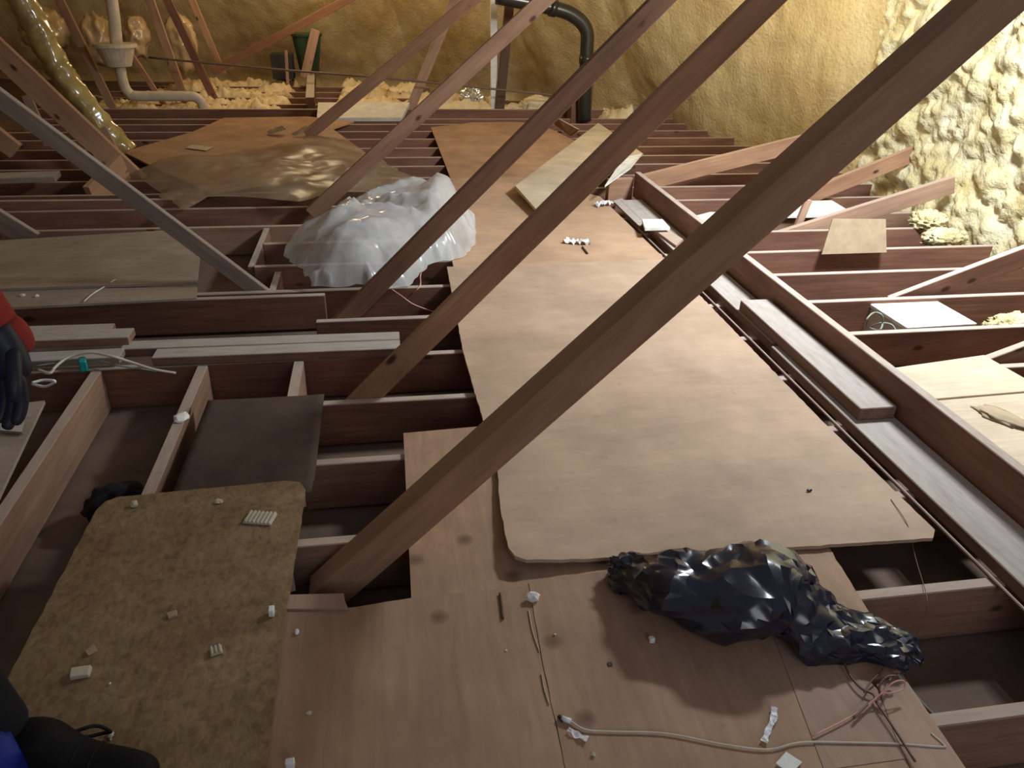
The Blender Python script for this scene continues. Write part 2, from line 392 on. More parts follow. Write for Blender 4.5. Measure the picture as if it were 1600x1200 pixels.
# ------------------------------------------------------------------ long beam and planks to its left
o = stick('strongback_beam', (1.895, 0.2, 0.095), (1.895, 5.65, 0.095), 0.186, 0.042, M['joist']); tag(o, 'long timber beam standing on edge across the joists right of the walkway', 'beam')
o = stick('low_plank', (1.775, 0.3, 0.022), (1.775, 2.9, 0.022), 0.043, 0.19, M['dusty']); tag(o, 'dusty plank lying flat along the foot of the long beam, nearest part', 'plank')
o = stick('low_plank', (1.782, 2.93, 0.022), (1.782, 5.4, 0.022), 0.043, 0.165, M['dusty']); tag(o, 'dusty plank lying flat along the foot of the long beam, far part', 'plank')
o = stick('edge_batten', (1.655, 0.6, 0.006), (1.655, 5.1, 0.006), 0.012, 0.010, M['joist']); tag(o, 'thin batten in the dark gap between walkway and low planks', 'batten')
o = stick('upper_plank', (1.785, 2.24, 0.07), (1.785, 3.32, 0.07), 0.05, 0.15, M['dusty']); tag(o, 'short thick dusty offcut lying on the low plank beside the long beam', 'plank')
o = stick('end_block', (1.66, 5.62, 0.06), (1.86, 5.66, 0.06), 0.17, 0.05, M['strut']); tag(o, 'upright wooden block at the far end of the long beam', 'timber block')
o = slab('wood_offcut', [at(1003, 343, .09), at(1035, 343, .09), at(1047, 356, .09), at(1008, 357, .09)], 0.075, 0.018, M['white']); tag(o, 'small whitish square offcut resting by the long beam', 'offcut')
o = slab('wood_offcut', [at(1022, 361, .05), at(1045, 362, .05), at(1067, 376, .05), at(1056, 386, .05)], 0.03, 0.03, M['pink']); tag(o, 'small tan offcut lying in front of the whitish square one', 'offcut')
o = slab('grey_offcut', [at(958, 312, .05), at(972, 308, .05), at(1008, 340, .05), at(1000, 352, .05)], 0.03, 0.012, M['dusty']); tag(o, 'thin grey offcut at the far end of the low plank', 'offcut')
for n_, (a, b) in enumerate((((1262, 408), (1300, 430)), ((1255, 468), (1275, 480)))):
    pass

# ------------------------------------------------------------------ walkway boards
def curl(x, y):      # the near left corner of the big sheet lifts
    d = math.hypot(x - 0.30, y - 1.62); return 0.03 * max(0, 1 - d / 0.5) ** 2
def sheet(name, pts, z, t, mat, lab, cat='board', rough=0.0, sag=None, parent=None):
    o = slab(name, pts, z, t, M[mat], rough=rough, sag=sag); return tag(o, lab, cat)
sheet('plywood_sheet', [(0.293, 1.68), (0.305, 1.635), (0.335, 1.618), (0.6, 1.618), (1.15, 1.60), (1.57, 1.585), (1.60, 1.62), (1.585, 2.3), (1.60, 4.12), (0.32, 4.10), (0.30, 3.0), (0.322, 2.1), (0.302, 1.9)], 0.022, 0.012, 'ply',
      'large pale plywood sheet forming the middle of the walkway, its near corner lifting', rough=0.004, sag=curl)
sheet('plywood_sheet', [(0.36, 4.06), (1.62, 4.13), (1.60, 5.6), (1.10, 6.24), (0.39, 6.24), (0.37, 5.2)], 0.004, 0.016, 'ply_far', 'plywood sheet of the walkway beyond the large pale one')
sheet('plywood_square', [(0.012, 1.50), (0.02, 2.40), (0.60, 2.43), (0.60, 1.50)], 0.001, 0.012, 'ply_warm', 'plywood square with brown knots under the nearest diagonal strut')
sheet('plywood_sheet', [(-0.42, 0.5), (-0.32, 1.56), (-0.14, 1.545), (0.012, 1.56), (0.334, 1.565), (0.319, 1.3), (0.304, 0.5)], 0.002, 0.012, 'ply_warm', 'brown plywood sheet along the bottom edge beside the chipboard', rough=0.002)
sheet('plywood_sheet', [(0.335, 1.575), (1.25, 1.64), (1.225, 1.40), (1.20, 1.16), (1.09, 1.135), (1.15, 0.90), (1.14, 0.5), (0.305, 0.5), (0.32, 1.3)], 0.002, 0.014, 'ply_warm', 'stained plywood sheet lying beneath the black bag', rough=0.003)
sheet('thin_panel_strip', [(0.93, 1.335), (1.03, 1.30), (1.12, 0.93), (0.86, 0.93)], 0.0165, 0.0012, 'ply_grey', 'pale grey strip of panel lying right of the white cable')
sheet('thin_panel_strip', [(1.10, 1.12), (1.18, 1.14), (1.16, 0.80), (1.03, 0.80), (1.06, 0.98)], 0.018, 0.0012, 'ply_grey', 'grey scrap of panel under the looping pink wire')
sheet('wood_scrap', [at(445, 945), at(455, 938), at(538, 936), at(540, 948), at(545, 960), at(448, 960)], 0.0145, 0.006, 'ply_grey', 'thin scrap of wood at the edge of the brown plywood by the strut foot', 'offcut')
sheet('chipboard', [(-0.93, 0.62), (-0.915, 2.04), (-0.90, 2.08), (-0.87, 2.10), (-0.36, 2.125), (-0.32, 2.11), (-0.30, 2.07), (-0.31, 1.5), (-0.305, 0.62)], 0.0165, 0.014, 'osb', 'mottled brown chipboard panel lying at the bottom left', rough=0.004)
# dark mat drooping between joists
bm = bmesh.new(); nx, ny = 16, 22; g = []
for i in range(nx + 1):
    row = []
    for j in range(ny + 1):
        u, v = i / nx, j / ny; x = -0.72 + 0.44 * u; y = 2.06 + 0.68 * v
        z = 0.003 - 0.002 * math.sin(PI * u) + 0.002 * noise.noise(Vector((x * 5, y * 5, 0))) + (0.02 * u if v < 0.1 else 0)
        row.append(bm.verts.new((x, y, z + 0.004)))
    g.append(row)
for i in range(nx):
    for j in range(ny): bm.faces.new((g[i][j], g[i + 1][j], g[i + 1][j + 1], g[i][j + 1]))
r = bmesh.ops.extrude_face_region(bm, geom=bm.faces[:])
for v in [q for q in r['geom'] if isinstance(q, bmesh.types.BMVert)]: v.co.z -= 0.004
bmesh.ops.recalc_face_normals(bm, faces=bm.faces[:])
tag(obj('dark_mat', bm, M['mat'], smooth=True), 'dark felt mat draped between two joists behind the chipboard', 'mat')

sheet('hardboard', [(0.53, 6.30), (1.22, 6.22), (1.95, 7.6), (1.75, 8.80), (1.45, 8.88), (1.0, 8.85), (0.52, 8.55)], 0.002, 0.008, 'hard', 'brown hardboard panel beyond the walkway plywood')
def tilted(name, quad, t, mat, lab, cat='board'):
    a, b, c, d = [Vector(q) for q in quad]; n = (b - a).cross(d - a).normalized()
    if n.z < 0: n = -n
    o0 = a.copy(); bm = bmesh.new()
    top = [bm.verts.new(q - o0) for q in (a, b, c, d)]; bot = [bm.verts.new(q - o0 - n * t) for q in (a, b, c, d)]
    bm.faces.new(top); bm.faces.new(bot[::-1])
    for i in range(4): bm.faces.new((top[i], bot[i], bot[(i + 1) % 4], top[(i + 1) % 4]))
    bmesh.ops.recalc_face_normals(bm, faces=bm.faces[:])
    return tag(obj(name, bm, M[mat], loc=o0), lab, cat)
tilted('pale_board', (at(805, 290, .10), at(838, 327, .08), at(1005, 240, .13), at(935, 192, .13)), 0.02, 'ply_pale', 'pale plank lying askew across hardboard and walkway behind the struts')
tilted('small_panel', (at(945, 290, .16), at(985, 262, .16), at(1003, 240, .14), at(975, 245, .14)), 0.012, 'white', 'small whitish panel scrap on the end of the long beam', 'offcut')
tilted('timber_scrap', (at(866, 192, .03), at(876, 186, .12), at(906, 202, .12), at(893, 212, .03)), 0.02, 'joist', 'dark short timber behind the pale askew plank', 'offcut')
# far left sheet under the plastic
sheet('hardboard', [at(192, 236, .05)[:2], at(300, 205, .05)[:2], at(350, 183, .05)[:2], at(480, 181, .05)[:2], at(553, 189, .05)[:2], at(520, 208)[:2], (0.0, 6.6), (-0.6, 6.2), at(330, 310)[:2], at(248, 272)[:2]], 0.03, 0.014, 'hard', 'large brown board under the dirty plastic sheet')
def sag0(x, y): return 0
tilted('card_scrap', (at(417, 205, .07), at(440, 196, .14), at(447, 202, .09), at(420, 210, .06)), 0.004, 'kraft', 'torn card scrap at the far end of the brown board, left one', 'scrap')
tilted('card_scrap', (at(455, 209, .07), at(478, 196, .15), at(487, 203, .09), at(462, 212, .06)), 0.004, 'kraft', 'torn card scrap at the foot of the farthest strut', 'scrap')
tilted('card_scrap', (at(290, 231, .055), at(300, 226, .055), at(333, 229, .055), at(322, 235, .055)), 0.003, 'cream', 'flat pale card scrap lying on the brown board', 'scrap')
sheet('loose_board', [at(622, 249, -.1)[:2], at(684, 249, -.1)[:2], at(688, 261, -.1)[:2], at(621, 261, -.1)[:2]], -0.15, 0.01, 'cream', 'small pale board lying down in a distant bay beside the hardboard')
# left shelf boards
sheet('dusty_board', [at(-40, 378, .03)[:2], at(255, 360, .03)[:2], at(312, 398, .03)[:2], at(308, 441, .03)[:2], at(-40, 452, .03)[:2]], 0.016, 0.014, 'shelf', 'wide dusty board with a cut corner at the left under the leaning strut')
sheet('dusty_board', [at(-40, 455, .012)[:2], at(308, 448, .012)[:2], at(307, 466, .012)[:2], at(-40, 484, .012)[:2]], 0.002, 0.012, 'shelf', 'narrow dusty board in front of the wide one at the left')
sheet('dusty_board', [at(-30, 640, .01)[:2], at(70, 627, .01)[:2], at(-5, 785, .01)[:2], at(-60, 785, .01)[:2]], 0.0, 0.014, 'shelf', 'dusty board corner below the hanging glove')
tilted('wood_slip', (at(0, 655, .03), at(38, 658, .03), at(34, 675, .03), at(0, 672, .03)), 0.01, 'strut_grey', 'dark slip of wood lying on the board below the glove', 'offcut')

# loose dusty timbers on the left
o = stick('loose_timber', (-1.15, 3.21, 0.022), (0.03, 3.19, 0.022), 0.04, 0.085, M['dusty']); tag(o, 'whitish loose timber with cracked blunt end, longest of the pile', 'timber')
o = stick('timber_half', (-1.0, 3.115, 0.022), (0.03, 3.10, 0.022), 0.038, 0.09, M['dusty']); tag(o, 'whitish loose timber lying in front of the cracked one, edges touching', 'timber')
o = stick('loose_timber', (-2.3, 3.27, 0.06), (-1.12, 3.26, 0.06), 0.036, 0.10, M['dusty']); tag(o, 'grey timber on top of the pile near the glove', 'timber')
o = stick('loose_timber', (-2.3, 3.12, 0.03), (-1.13, 3.13, 0.03), 0.03, 0.09, M['strut_grey']); tag(o, 'dark edged timber under the cables near the glove', 'timber')
o = stick('loose_timber', (-2.3, 3.42, 0.03), (-1.24, 3.40, 0.03), 0.04, 0.07, M['dusty']); tag(o, 'rear grey timber with splintered end near the glove', 'timber')

# ------------------------------------------------------------------ diagonal struts: front faces at Y, fitted edges
def strut(x, y, z, ang, width, thick, z1, lab, mat='strut', z0=-0.12, name='diagonal_strut', cat='strut'):
    "x, z: a point on the upper front edge"
    a = math.radians(ang); dx, dz = math.cos(a), math.sin(a)
    nx, nz = (-dz, dx) if dx > 0 else (dz, -dx)
    px, pz = x - nx * width / 2, z - nz * width / 2
    t0, t1 = (z0 - pz) / dz, (z1 - pz) / dz
    o = stick(name, (px + dx * t0, y + thick / 2, z0), (px + dx * t1, y + thick / 2, z1), width, thick, M[mat], up=(nx, 0, nz))
    return tag(o, lab, cat)
strut(0.083, 1.70, 0.268, 44.4, 0.098, 0.092, 2.3, 'thick knotty diagonal strut nearest the viewer, rising to the upper right')
strut(-0.176, 2.70, 0.004, 45.4, 0.094, 0.040, 2.3, 'diagonal strut with a knot, second nearest, crossing the walkway')
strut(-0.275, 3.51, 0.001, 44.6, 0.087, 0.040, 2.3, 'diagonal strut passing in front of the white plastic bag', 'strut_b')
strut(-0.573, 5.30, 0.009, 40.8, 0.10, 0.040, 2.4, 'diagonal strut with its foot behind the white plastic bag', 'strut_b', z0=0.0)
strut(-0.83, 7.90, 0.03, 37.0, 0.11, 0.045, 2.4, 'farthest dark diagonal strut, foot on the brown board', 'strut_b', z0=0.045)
strut(-0.619, 3.935, -0.026, 136.2, 0.078, 0.040, 1.9, 'grey diagonal strut leaning the other way at the left', 'strut_grey')
# left background timbers
def line(name, p, q, h, t, mat, lab, cat='timber', up=(0, 0, 1)):
    return tag(stick(name, p, q, h, t, M[mat], up=up), lab, cat)
line('diagonal_strut', (-2.95, 6.5, 1.22), (-1.92, 6.5, -0.06), 0.17, 0.05, 'strut', 'wide dark brown brace behind the grey leaning strut', 'strut', up=(1, 0, 1))
line('short_stick', (-2.16, 6.7, 0.34), (-2.04, 6.75, -0.14), 0.05, 0.03, 'pink', 'short pale stick leaning at the foot of the wrapped duct', 'timber', up=(1, 0, 0))
line('stud', (-3.55, 9.75, 2.0), (-2.99, 9.75, -0.02), 0.09, 0.045, 'strut', 'brown stud left of the white pipe, leaning', 'stud', up=(1, 0, 0))
line('stud', (-2.58, 9.85, 2.0), (-2.20, 9.85, -0.05), 0.09, 0.045, 'strut', 'thin brown stud right of the white pipe', 'stud', up=(1, 0, 0))
line('stud', (-2.62, 10.4, 1.9), (-2.0, 10.4, 0.0), 0.09, 0.045, 'joist', 'dark stud leaning farthest right of the wrapped lumps', 'stud', up=(1, 0, 0))
line('stud', (-2.45, 10.9, 2.0), (-1.95, 10.9, 0.25), 0.08, 0.04, 'strut', 'brown stud against the back slope beside the dark one', 'stud', up=(1, 0, 0))
line('stud', (-2.75, 9.9, 0.6), (-2.45, 9.9, -0.02), 0.06, 0.04, 'strut', 'short brown brace under the white pipe collar', 'stud', up=(1, 0, 0))
line('diagonal_strut', (-2.0, 10.5, 0.33), (0.9, 10.5, 1.75), 0.09, 0.05, 'orange', 'orange-lit brace along the back slope above the green bucket', 'strut', up=(-1, 0, 1))
line('diagonal_strut', (0.32, 9.6, -0.02), (1.2, 9.6, 1.9), 0.11, 0.05, 'pink', 'pale pinkish brace standing on the header beam', 'strut', up=(-1, 0, 0.3))
line('post', (1.36, 9.72, -0.02), (1.33, 9.72, 2.0), 0.075, 0.05, 'white', 'thin white post on the header beam', 'post', up=(1, 0, 0))
line('post', (1.42, 9.66, -0.02), (1.58, 9.66, 2.0), 0.10, 0.08, 'rust', 'dark reddish post beside the white one', 'post', up=(1, 0, 0))
line('square_post', (2.30, 9.2, -0.1), (2.30, 9.2, 0.42), 0.24, 0.2, 'joist', 'dark square post below the black pipe', 'post', up=(1, 0, 0))
line('box_beam', (-0.80, 9.62, 0.05), (-0.98, 12.6, 0.10), 0.22, 0.10, 'dusty', 'timber running away across the floor foam with dark cut end', 'beam')
line('short_joist', (-2.12, 5.98, -0.04), (-1.98, 6.40, 0.1), 0.2, 0.05, 'strut', 'brown upright offcut behind the left boards', 'timber')
line('stub_post', (-2.46, 4.95, 0.25), (-2.12, 4.92, -0.02), 0.12, 0.04, 'strut_grey', 'grey timber stub at the left edge above the wide dusty board', 'timber', up=(1, 0, 1))
line('left_brace', (-3.1, 5.9, 0.95), (-2.5, 5.9, 0.32), 0.12, 0.05, 'strut', 'dim brace in the dark behind the grey leaning strut', 'strut', up=(1, 0, 1))
line('dim_plank', (-3.2, 6.0, 0.10), (-2.35, 6.1, 0.10), 0.04, 0.18, 'strut_grey', 'dim plank deep in the left shadows', 'plank')
line('short_stick', (-2.82, 7.1, 0.52), (-2.75, 7.1, 0.12), 0.07, 0.03, 'pink', 'pale stick end poking out above the grey leaning strut', 'timber', up=(1, 0, 0))

# shallow rafters on the right
line('eave_brace', (2.02, 5.97, 0.02), (3.75, 5.97, 0.42), 0.13, 0.04, 'strut', 'shallow brown brace crossing behind the nearest strut', 'strut', up=(0, 0, 1))
line('eave_brace', (2.75, 5.49, -0.17), (4.12, 5.49, 0.37), 0.12, 0.04, 'strut', 'shallow brace running into the foam, upper one', 'strut', up=(0, 0, 1))
line('eave_brace', (2.6, 4.78, -0.10), (3.88, 4.78, 0.28), 0.12, 0.04, 'pink', 'shallow brace with a knot behind the leaning tan card', 'strut', up=(0, 0, 1))
line('eave_brace', (2.72, 3.56, -0.08), (3.75, 3.56, 0.30), 0.12, 0.04, 'joist', 'dark shallow brace above the white box', 'strut', up=(0, 0, 1))
line('eave_brace', (2.66, 2.80, -0.10), (3.6, 2.80, 0.24), 0.12, 0.04, 'joist_pale', 'shallow brace rising at the right edge beside the pale panels', 'strut', up=(0, 0, 1))
line('short_stick', (2.83, 4.86, -0.02), (2.87, 4.86, 0.17), 0.05, 0.03, 'pink', 'short upright stick between the right hand joists', 'timber', up=(1, 0, 0))
tilted('tan_card', (Vector((2.66, 4.22, 0.0)), Vector((3.10, 4.22, 0.0)), Vector((3.07, 4.27, 0.20)), Vector((2.71, 4.27, 0.21))), 0.008, 'kraft', 'tan card square leaning on a joist on the right', 'card')
tilted('white_board', (at(1205, 315, .01), at(1300, 313, .01), at(1338, 336, .01), at(1195, 338, .01)), 0.015, 'white', 'brightly lit white panel lying across joists near the foam', 'panel')
tilted('white_board', (at(1075, 340, .01), at(1110, 331, .01), at(1150, 332, .01), at(1105, 348, .01)), 0.01, 'white', 'small bright scrap on a joist just right of the long beam', 'panel')
b = empty('white_box', (2.74, 3.33, -0.195))
obj('lid', box_bm(0.40, 0.33, 0.02, 0.003), M['white'], b, loc=(0, 0, 0.165), rot=(0, 0, 0.03))
obj('box_body', box_bm(0.38, 0.31, 0.15, 0.003), M['cream'], b, loc=(0, 0, 0.0775), rot=(0, 0, 0.03))
tag(b, 'white square box between joists near the foam wall', 'box')
sheet('loose_board', [at(1390, 577, .012)[:2], at(1537, 556, .012)[:2], at(1600, 592, .012)[:2], at(1605, 612, .012)[:2], at(1462, 624, .012)[:2]], 0.004, 0.012, 'ply_pale', 'pale cream panel right of the long beam, far one')
sheet('loose_board', [(2.02, 2.42), (2.72, 2.47), (2.9, 1.0), (1.96, 1.0)], 0.0, 0.008, 'ply_pale', 'beige panel with a torn stain right of the long beam')
bm = bmesh.new(); bmesh.ops.create_icosphere(bm, subdivisions=3, radius=1)
for v in bm.verts:
    p = v.co.copy(); v.co = Vector((p.x * 0.05, p.y * 0.10, p.z * 0.012)) * (1 + 0.5 * noise.noise(p * 2.3))
tag(obj('insulation_shred', bm, M['kraft'], smooth=True, loc=(2.34, 2.24, 0.015), rot=(0, 0, 0.5)), 'small brown shred of insulation on the beige panel', 'scrap')

o = stick('added_shade_board', (2.55, 4.62, 1.60), (3.2, 4.62, 1.60), 0.28, 0.03, M['strut']); tag(o, 'wide unseen board added to shade the foot of the back slope', 'board')  # out-of-view board, added only to throw shade towards the back slope
# ------------------------------------------------------------------ foam on the far floor
def foam_strip(x0, x1, y0, y1, zt, lab, seed, cat='foam strip', mat='foam_batt', group='foam strips on the far floor', amp=0.10):
    nx, ny = max(8, int((x1 - x0) / 0.025)), 14; bm = bmesh.new(); g = []
    for i in range(nx + 1):
        row = []
        for j in range(ny + 1):
            u, v = i / nx, j / ny; x = x0 + (x1 - x0) * u; y = y0 + (y1 - y0) * v
            e = min(1, 6 * min(u * (x1 - x0), (1 - u) * (x1 - x0)) + 0.2) * (math.sin(PI * v) ** 0.5)
            p = Vector((x * 3.1, y * 4.1, seed)); h = zt + amp * 0.7 * noise.noise(p) + amp * 0.6 * noise.noise(p * 3.3) + amp * 0.5 * noise.noise(p * 8)
            row.append(bm.verts.new((x - x0, y - y0 + 0.05 * noise.noise(Vector((x * 4, y, seed + 5))), -0.19 + (h + 0.19) * e)))
        g.append(row)
    for i in range(nx):
        for j in range(ny): bm.faces.new((g[i][j], g[i + 1][j], g[i + 1][j + 1], g[i][j + 1]))
    return tag(obj('foam_strip', bm, M[mat], smooth=True, loc=(x0, y0, 0)), lab, cat, group)
ORD = ('nearest', 'second', 'third', 'fourth', 'fifth')
for i in range(5):
    y = 9.60 + i * 0.52
    foam_strip(-3.3 + i * 0.1, -1.02, y, y + 0.38, 0.05, ORD[i] + ' ragged yellow foam strip behind the header beam, left of the box beam', i * 3.3)
    foam_strip(-0.62, 2.0 - 0.45 * i, y, y + 0.40, 0.06, ORD[i] + ' ragged yellow foam strip behind the header beam, right of the box beam', i * 3.3 + 50)
foam_strip(2.55, 3.1, 9.15, 9.7, 0.05, 'foam heap at the foot of the back slope', 90, 'foam heap', group=None, amp=0.16)

lump('foam_wad', tuple(at(1585, 512, -0.08)), (0.16, 0.06, 0.07), M['foam'], 'foam wad in the bay behind the joist at the right edge', 'foam heap', f=6, amp=0.7)
lump('foam_wad', tuple(at(1475, 372, 0.02)), (0.14, 0.07, 0.06), M['foam'], 'foam wad on the joist end at the foot of the bright wall', 'foam heap', f=6, amp=0.7)
lump('foam_wad', tuple(at(1450, 345, 0.04)), (0.12, 0.10, 0.07), M['foam'], 'foam wad beside the tan card against the bright wall', 'foam heap', f=6, amp=0.7)
# grey duct section on the far floor
tilted('grey_duct', (at(497, 160, .1), at(640, 160, .12), at(628, 184, .02), at(495, 184, .02)), 0.04, 'duct', 'grey duct board section lying on the header beam behind the far struts', 'duct')
bm = bmesh.new(); bmesh.ops.create_icosphere(bm, subdivisions=4, radius=1)
for v in bm.verts:
    p = v.co.copy(); v.co = Vector((p.x * 0.14, p.y * 0.12, p.z * 0.12)) * (0.75 + 0.5 * ridged(p, 2.2))
tag(obj('foil_lump', bm, M['foil'], loc=(1.12, 10.0, 0.10)), 'crumpled silver foil lump left of the white post', 'foil')

# black vent pipe
vp = empty('vent_pipe', (2.32, 9.0, 0))
tube('pipe_run', [(0, 0, 0.0), (-0.02, 0, 0.3), (-0.03, 0, 0.75), (-0.05, 0, 0.95), (-0.18, 0, 1.08), (-0.42, 0, 1.16), (-1.05, 0.0, 1.26)], 0.075, M['pipe_black'], vp, seg=16, k=8)
tube('collar', [(-0.40, 0, 1.155), (-0.47, 0, 1.17)], 0.087, M['pipe_black'], vp, seg=16, smoothpath=False)
tube('collar', [(-0.022, 0, 0.62), (-0.026, 0, 0.70)], 0.087, M['pipe_black'], vp, seg=16, smoothpath=False)
tag(vp, 'glossy black vent pipe bending over to the left at the back', 'pipe')
# white waste pipe with collar
wp = empty('waste_pipe', (-2.78, 9.6, 0))
tube('pipe_run', [(0.06, 0, 2.0), (0.04, 0, 1.13), (0.0, 0, 0.69)], 0.062, M['pvc'], wp, seg=14, k=4)
tube('pipe_run', [(-0.01, 0, 0.5), (-0.01, 0, 0.30), (0.03, 0, 0.20), (0.12, 0, 0.17), (0.62, 0, 0.17), (0.74, 0, 0.15), (0.79, 0, 0.06), (0.79, 0, -0.18)], 0.055, M['pvc'], wp, seg=14, k=6)
bm = bmesh.new(); bmesh.ops.create_cone(bm, cap_ends=True, segments=24, radius1=0.13, radius2=0.20, depth=0.2); obj('collar_bowl', bm, M['pvc'], wp, smooth=False, loc=(-0.02, 0, 0.58))
bm = bmesh.new(); bmesh.ops.create_cone(bm, cap_ends=True, segments=24, radius1=0.22, radius2=0.22, depth=0.035); obj('collar_rim', bm, M['pvc'], wp, loc=(-0.02, 0, 0.69))
tag(wp, 'white waste pipe with a bowl shaped collar and a level run', 'pipe')
# foil wrapped duct
def wrapdisp(o, amp, f):
    for v in o.data.vertices:
        p = v.co; n = v.normal; v.co = p + n * amp * (ridged(p, f) + 0.5 * ridged(p, f * 2.3) - 1.0)
d = tube('wrapped_duct', [(-2.88, 7.0, 2.0), (-2.64, 7.0, 1.22), (-2.49, 7.0, 0.72), (-2.30, 7.0, 0.36), (-2.12, 7.0, 0.08)], 0.10, M['wrap'], seg=28, k=24)
wrapdisp(d, 0.016, 7); tag(d, 'duct wrapped in shiny yellowish plastic slanting down at the top left', 'duct')
lump('wrapped_bundle', (-3.98, 11, 0.72), (0.26, 0.2, 0.25), M['wrap_pale'], 'shiny wrapped bundle beside the slanting duct at the top left', 'bundle')
lump('wrapped_bundle', (-3.38, 11, 0.62), (0.19, 0.2, 0.30), M['wrap_pale'], 'tall shiny wrapped bundle just left of the white pipe', 'bundle')
lump('wrapped_bundle', (-2.93, 11, 0.66), (0.15, 0.2, 0.24), M['wrap_pale'], 'shiny wrapped bundle just right of the white pipe', 'bundle')
lump('wrapped_bundle', (-2.45, 11.1, 0.58), (0.19, 0.2, 0.34), M['wrap_pale'], 'shiny wrapped bundle between the thin leaning studs', 'bundle')
# green bucket
bm = bmesh.new(); bmesh.ops.create_cone(bm, cap_ends=True, segments=20, radius1=0.13, radius2=0.2, depth=0.48)
bk = empty('bucket', (-0.95, 11.8, 0.2)); obj('bucket_body', bm, M['green'], bk, smooth=False, loc=(0, 0, 0.24))
bm = bmesh.new(); bmesh.ops.create_cone(bm, cap_ends=True, segments=20, radius1=0.21, radius2=0.21, depth=0.03); obj('rim', bm, M['green'], bk, loc=(0, 0, 0.47))
tag(bk, 'dark green bucket standing in the far foam', 'bucket')
line('dark_box', (-1.44, 11.8, 0.27), (-1.16, 11.8, 0.27), 0.32, 0.3, 'dark', 'black box beside the dark green bucket', 'box')
line('short_stick', (-1.20, 11.4, 0.50), (-1.22, 11.4, 0.08), 0.04, 0.03, 'pink', 'thin pale stick standing before the green bucket', 'timber', up=(1, 0, 0))
line('diagonal_strut', (-0.80, 11.5, 0.75), (-1.0, 11.5, 0.15), 0.12, 0.05, 'pink', 'short pale brace right of the green bucket', 'strut', up=(1, 0, 0))
tag(tube('cable', [(-2.4, 9.30, 0.60), (-1.2, 9.30, 0.50), (0.06, 9.3, 0.41), (1.1, 9.3, 0.32), (2.1, 9.3, 0.23)], 0.012, M['wire_b']), 'dark cable strung level across the far end', 'cable')
lump('foam_wad', (1.9, 9.75, 0.05), (0.2, 0.15, 0.12), M['foam_batt'], 'foam wad between the reddish post and the black pipe', 'foam heap')

# ------------------------------------------------------------------ plastic: white bag, dirty sheet, black bag
def pile(name, outline, z_edge, height, mat, lab, cat, seed, amp=0.05, cell=0.05, f=2.4, pw=0.5, smooth=False, fine=0.0, sub=1):
    "crumpled sheet over an outline: an irregular triangle net lifted into creased facets"
    from mathutils.geometry import delaunay_2d_cdt
    def folds(q):
        r = 0
        for i in range(6):
            an = i * 1.13 + seed; c_, s_ = math.cos(an), math.sin(an); u_, v_ = q.x * c_ + q.y * s_, -q.x * s_ + q.y * c_
            m_ = max(0, noise.noise(Vector((q.x * 1.6, q.y * 1.6, i * 7 + seed))) + 0.15)
            r += m_ * (1 - 2.4 * abs(noise.noise(Vector((u_ * 0.9, v_ * 3.4 * f / 2, i * 5 + seed)))))
        return r
    rnd = random.Random(int(seed * 10))
    pts = [Vector((p[0], p[1])) for p in outline]; c = sum(pts, Vector((0, 0))) / len(pts); n = len(pts)
    edge = []
    for i in range(n):
        a, b = pts[i], pts[(i + 1) % n]; k = max(1, int((b - a).length / cell))
        for j in range(k):
            q = a.lerp(b, j / k); d = (q - c).normalized(); edge.append(q + d * 0.35 * cell * rnd.uniform(-1, 1))
    def inside(q):
        r = False
        for i in range(len(edge)):
            a, b = edge[i], edge[i - 1]
            if (a.y > q.y) != (b.y > q.y) and q.x < (b.x - a.x) * (q.y - a.y) / (b.y - a.y) + a.x: r = not r
        return r
    x0, x1 = min(p.x for p in edge), max(p.x for p in edge); y0, y1 = min(p.y for p in edge), max(p.y for p in edge)
    inner = []; y = y0
    while y < y1:
        x = x0
        while x < x1:
            q = Vector((x + rnd.uniform(-.45, .45) * cell, y + rnd.uniform(-.45, .45) * cell))
            if inside(q) and min((q - e).length for e in edge) > cell * 0.45: inner.append(q)
            x += cell
        y += cell
    allp = edge + inner; ne = len(edge)
    vo, eo, fo, *_ = delaunay_2d_cdt(allp, [(i, (i + 1) % ne) for i in range(ne)], [list(range(ne))], 1, 1e-5)
    rmax = max((x1 - x0), (y1 - y0)) / 2
    bm = bmesh.new(); vs = []
    for q in vo:
        de = min((q - e).length for e in edge); u = min(1, de / (0.55 * min(x1 - x0, y1 - y0) / 2 + 1e-6))
        w3 = Vector((q.x, q.y, seed)); wq = w3 + Vector((noise.noise(w3 * 2), noise.noise(w3 * 2 + Vector((5, 5, 5))), 0)) * 0.3
        h = height * (1 - (1 - u) ** 2) ** pw * (0.8 + 0.5 * noise.noise(w3 * 1.7))
        z = z_edge + h + (amp * folds(wq) + amp * 0.45 * folds(wq * 2.3) + rnd.uniform(-1, 1) * amp * 0.05) * min(1, u + 0.25)
        vs.append(bm.verts.new((q.x - c.x, q.y - c.y, z)))
    for fc in fo: bm.faces.new([vs[i] for i in fc])
    if sub: bmesh.ops.subdivide_edges(bm, edges=bm.edges[:], cuts=sub, use_grid_fill=True, smooth=0.25)
    bmesh.ops.recalc_face_normals(bm, faces=bm.faces[:])
    return tag(obj(name, bm, mat, smooth=smooth, loc=(c.x, c.y, 0)), lab, cat)
pile('plastic_bag', [(-0.60, 4.42), (-0.46, 4.10), (-0.40, 3.87), (-0.1, 3.80), (0.10, 3.88), (0.22, 4.14), (0.44, 4.28), (0.52, 4.50), (0.56, 4.82), (0.46, 5.08), (0.25, 5.25), (0.0, 5.26), (-0.25, 5.15), (-0.42, 4.85)],
     0.01, 0.22, M['bag_white'], 'crumpled translucent white plastic bag lying over the joists', 'plastic bag', 3.0, amp=0.08, cell=0.036, f=2.2, smooth=True)
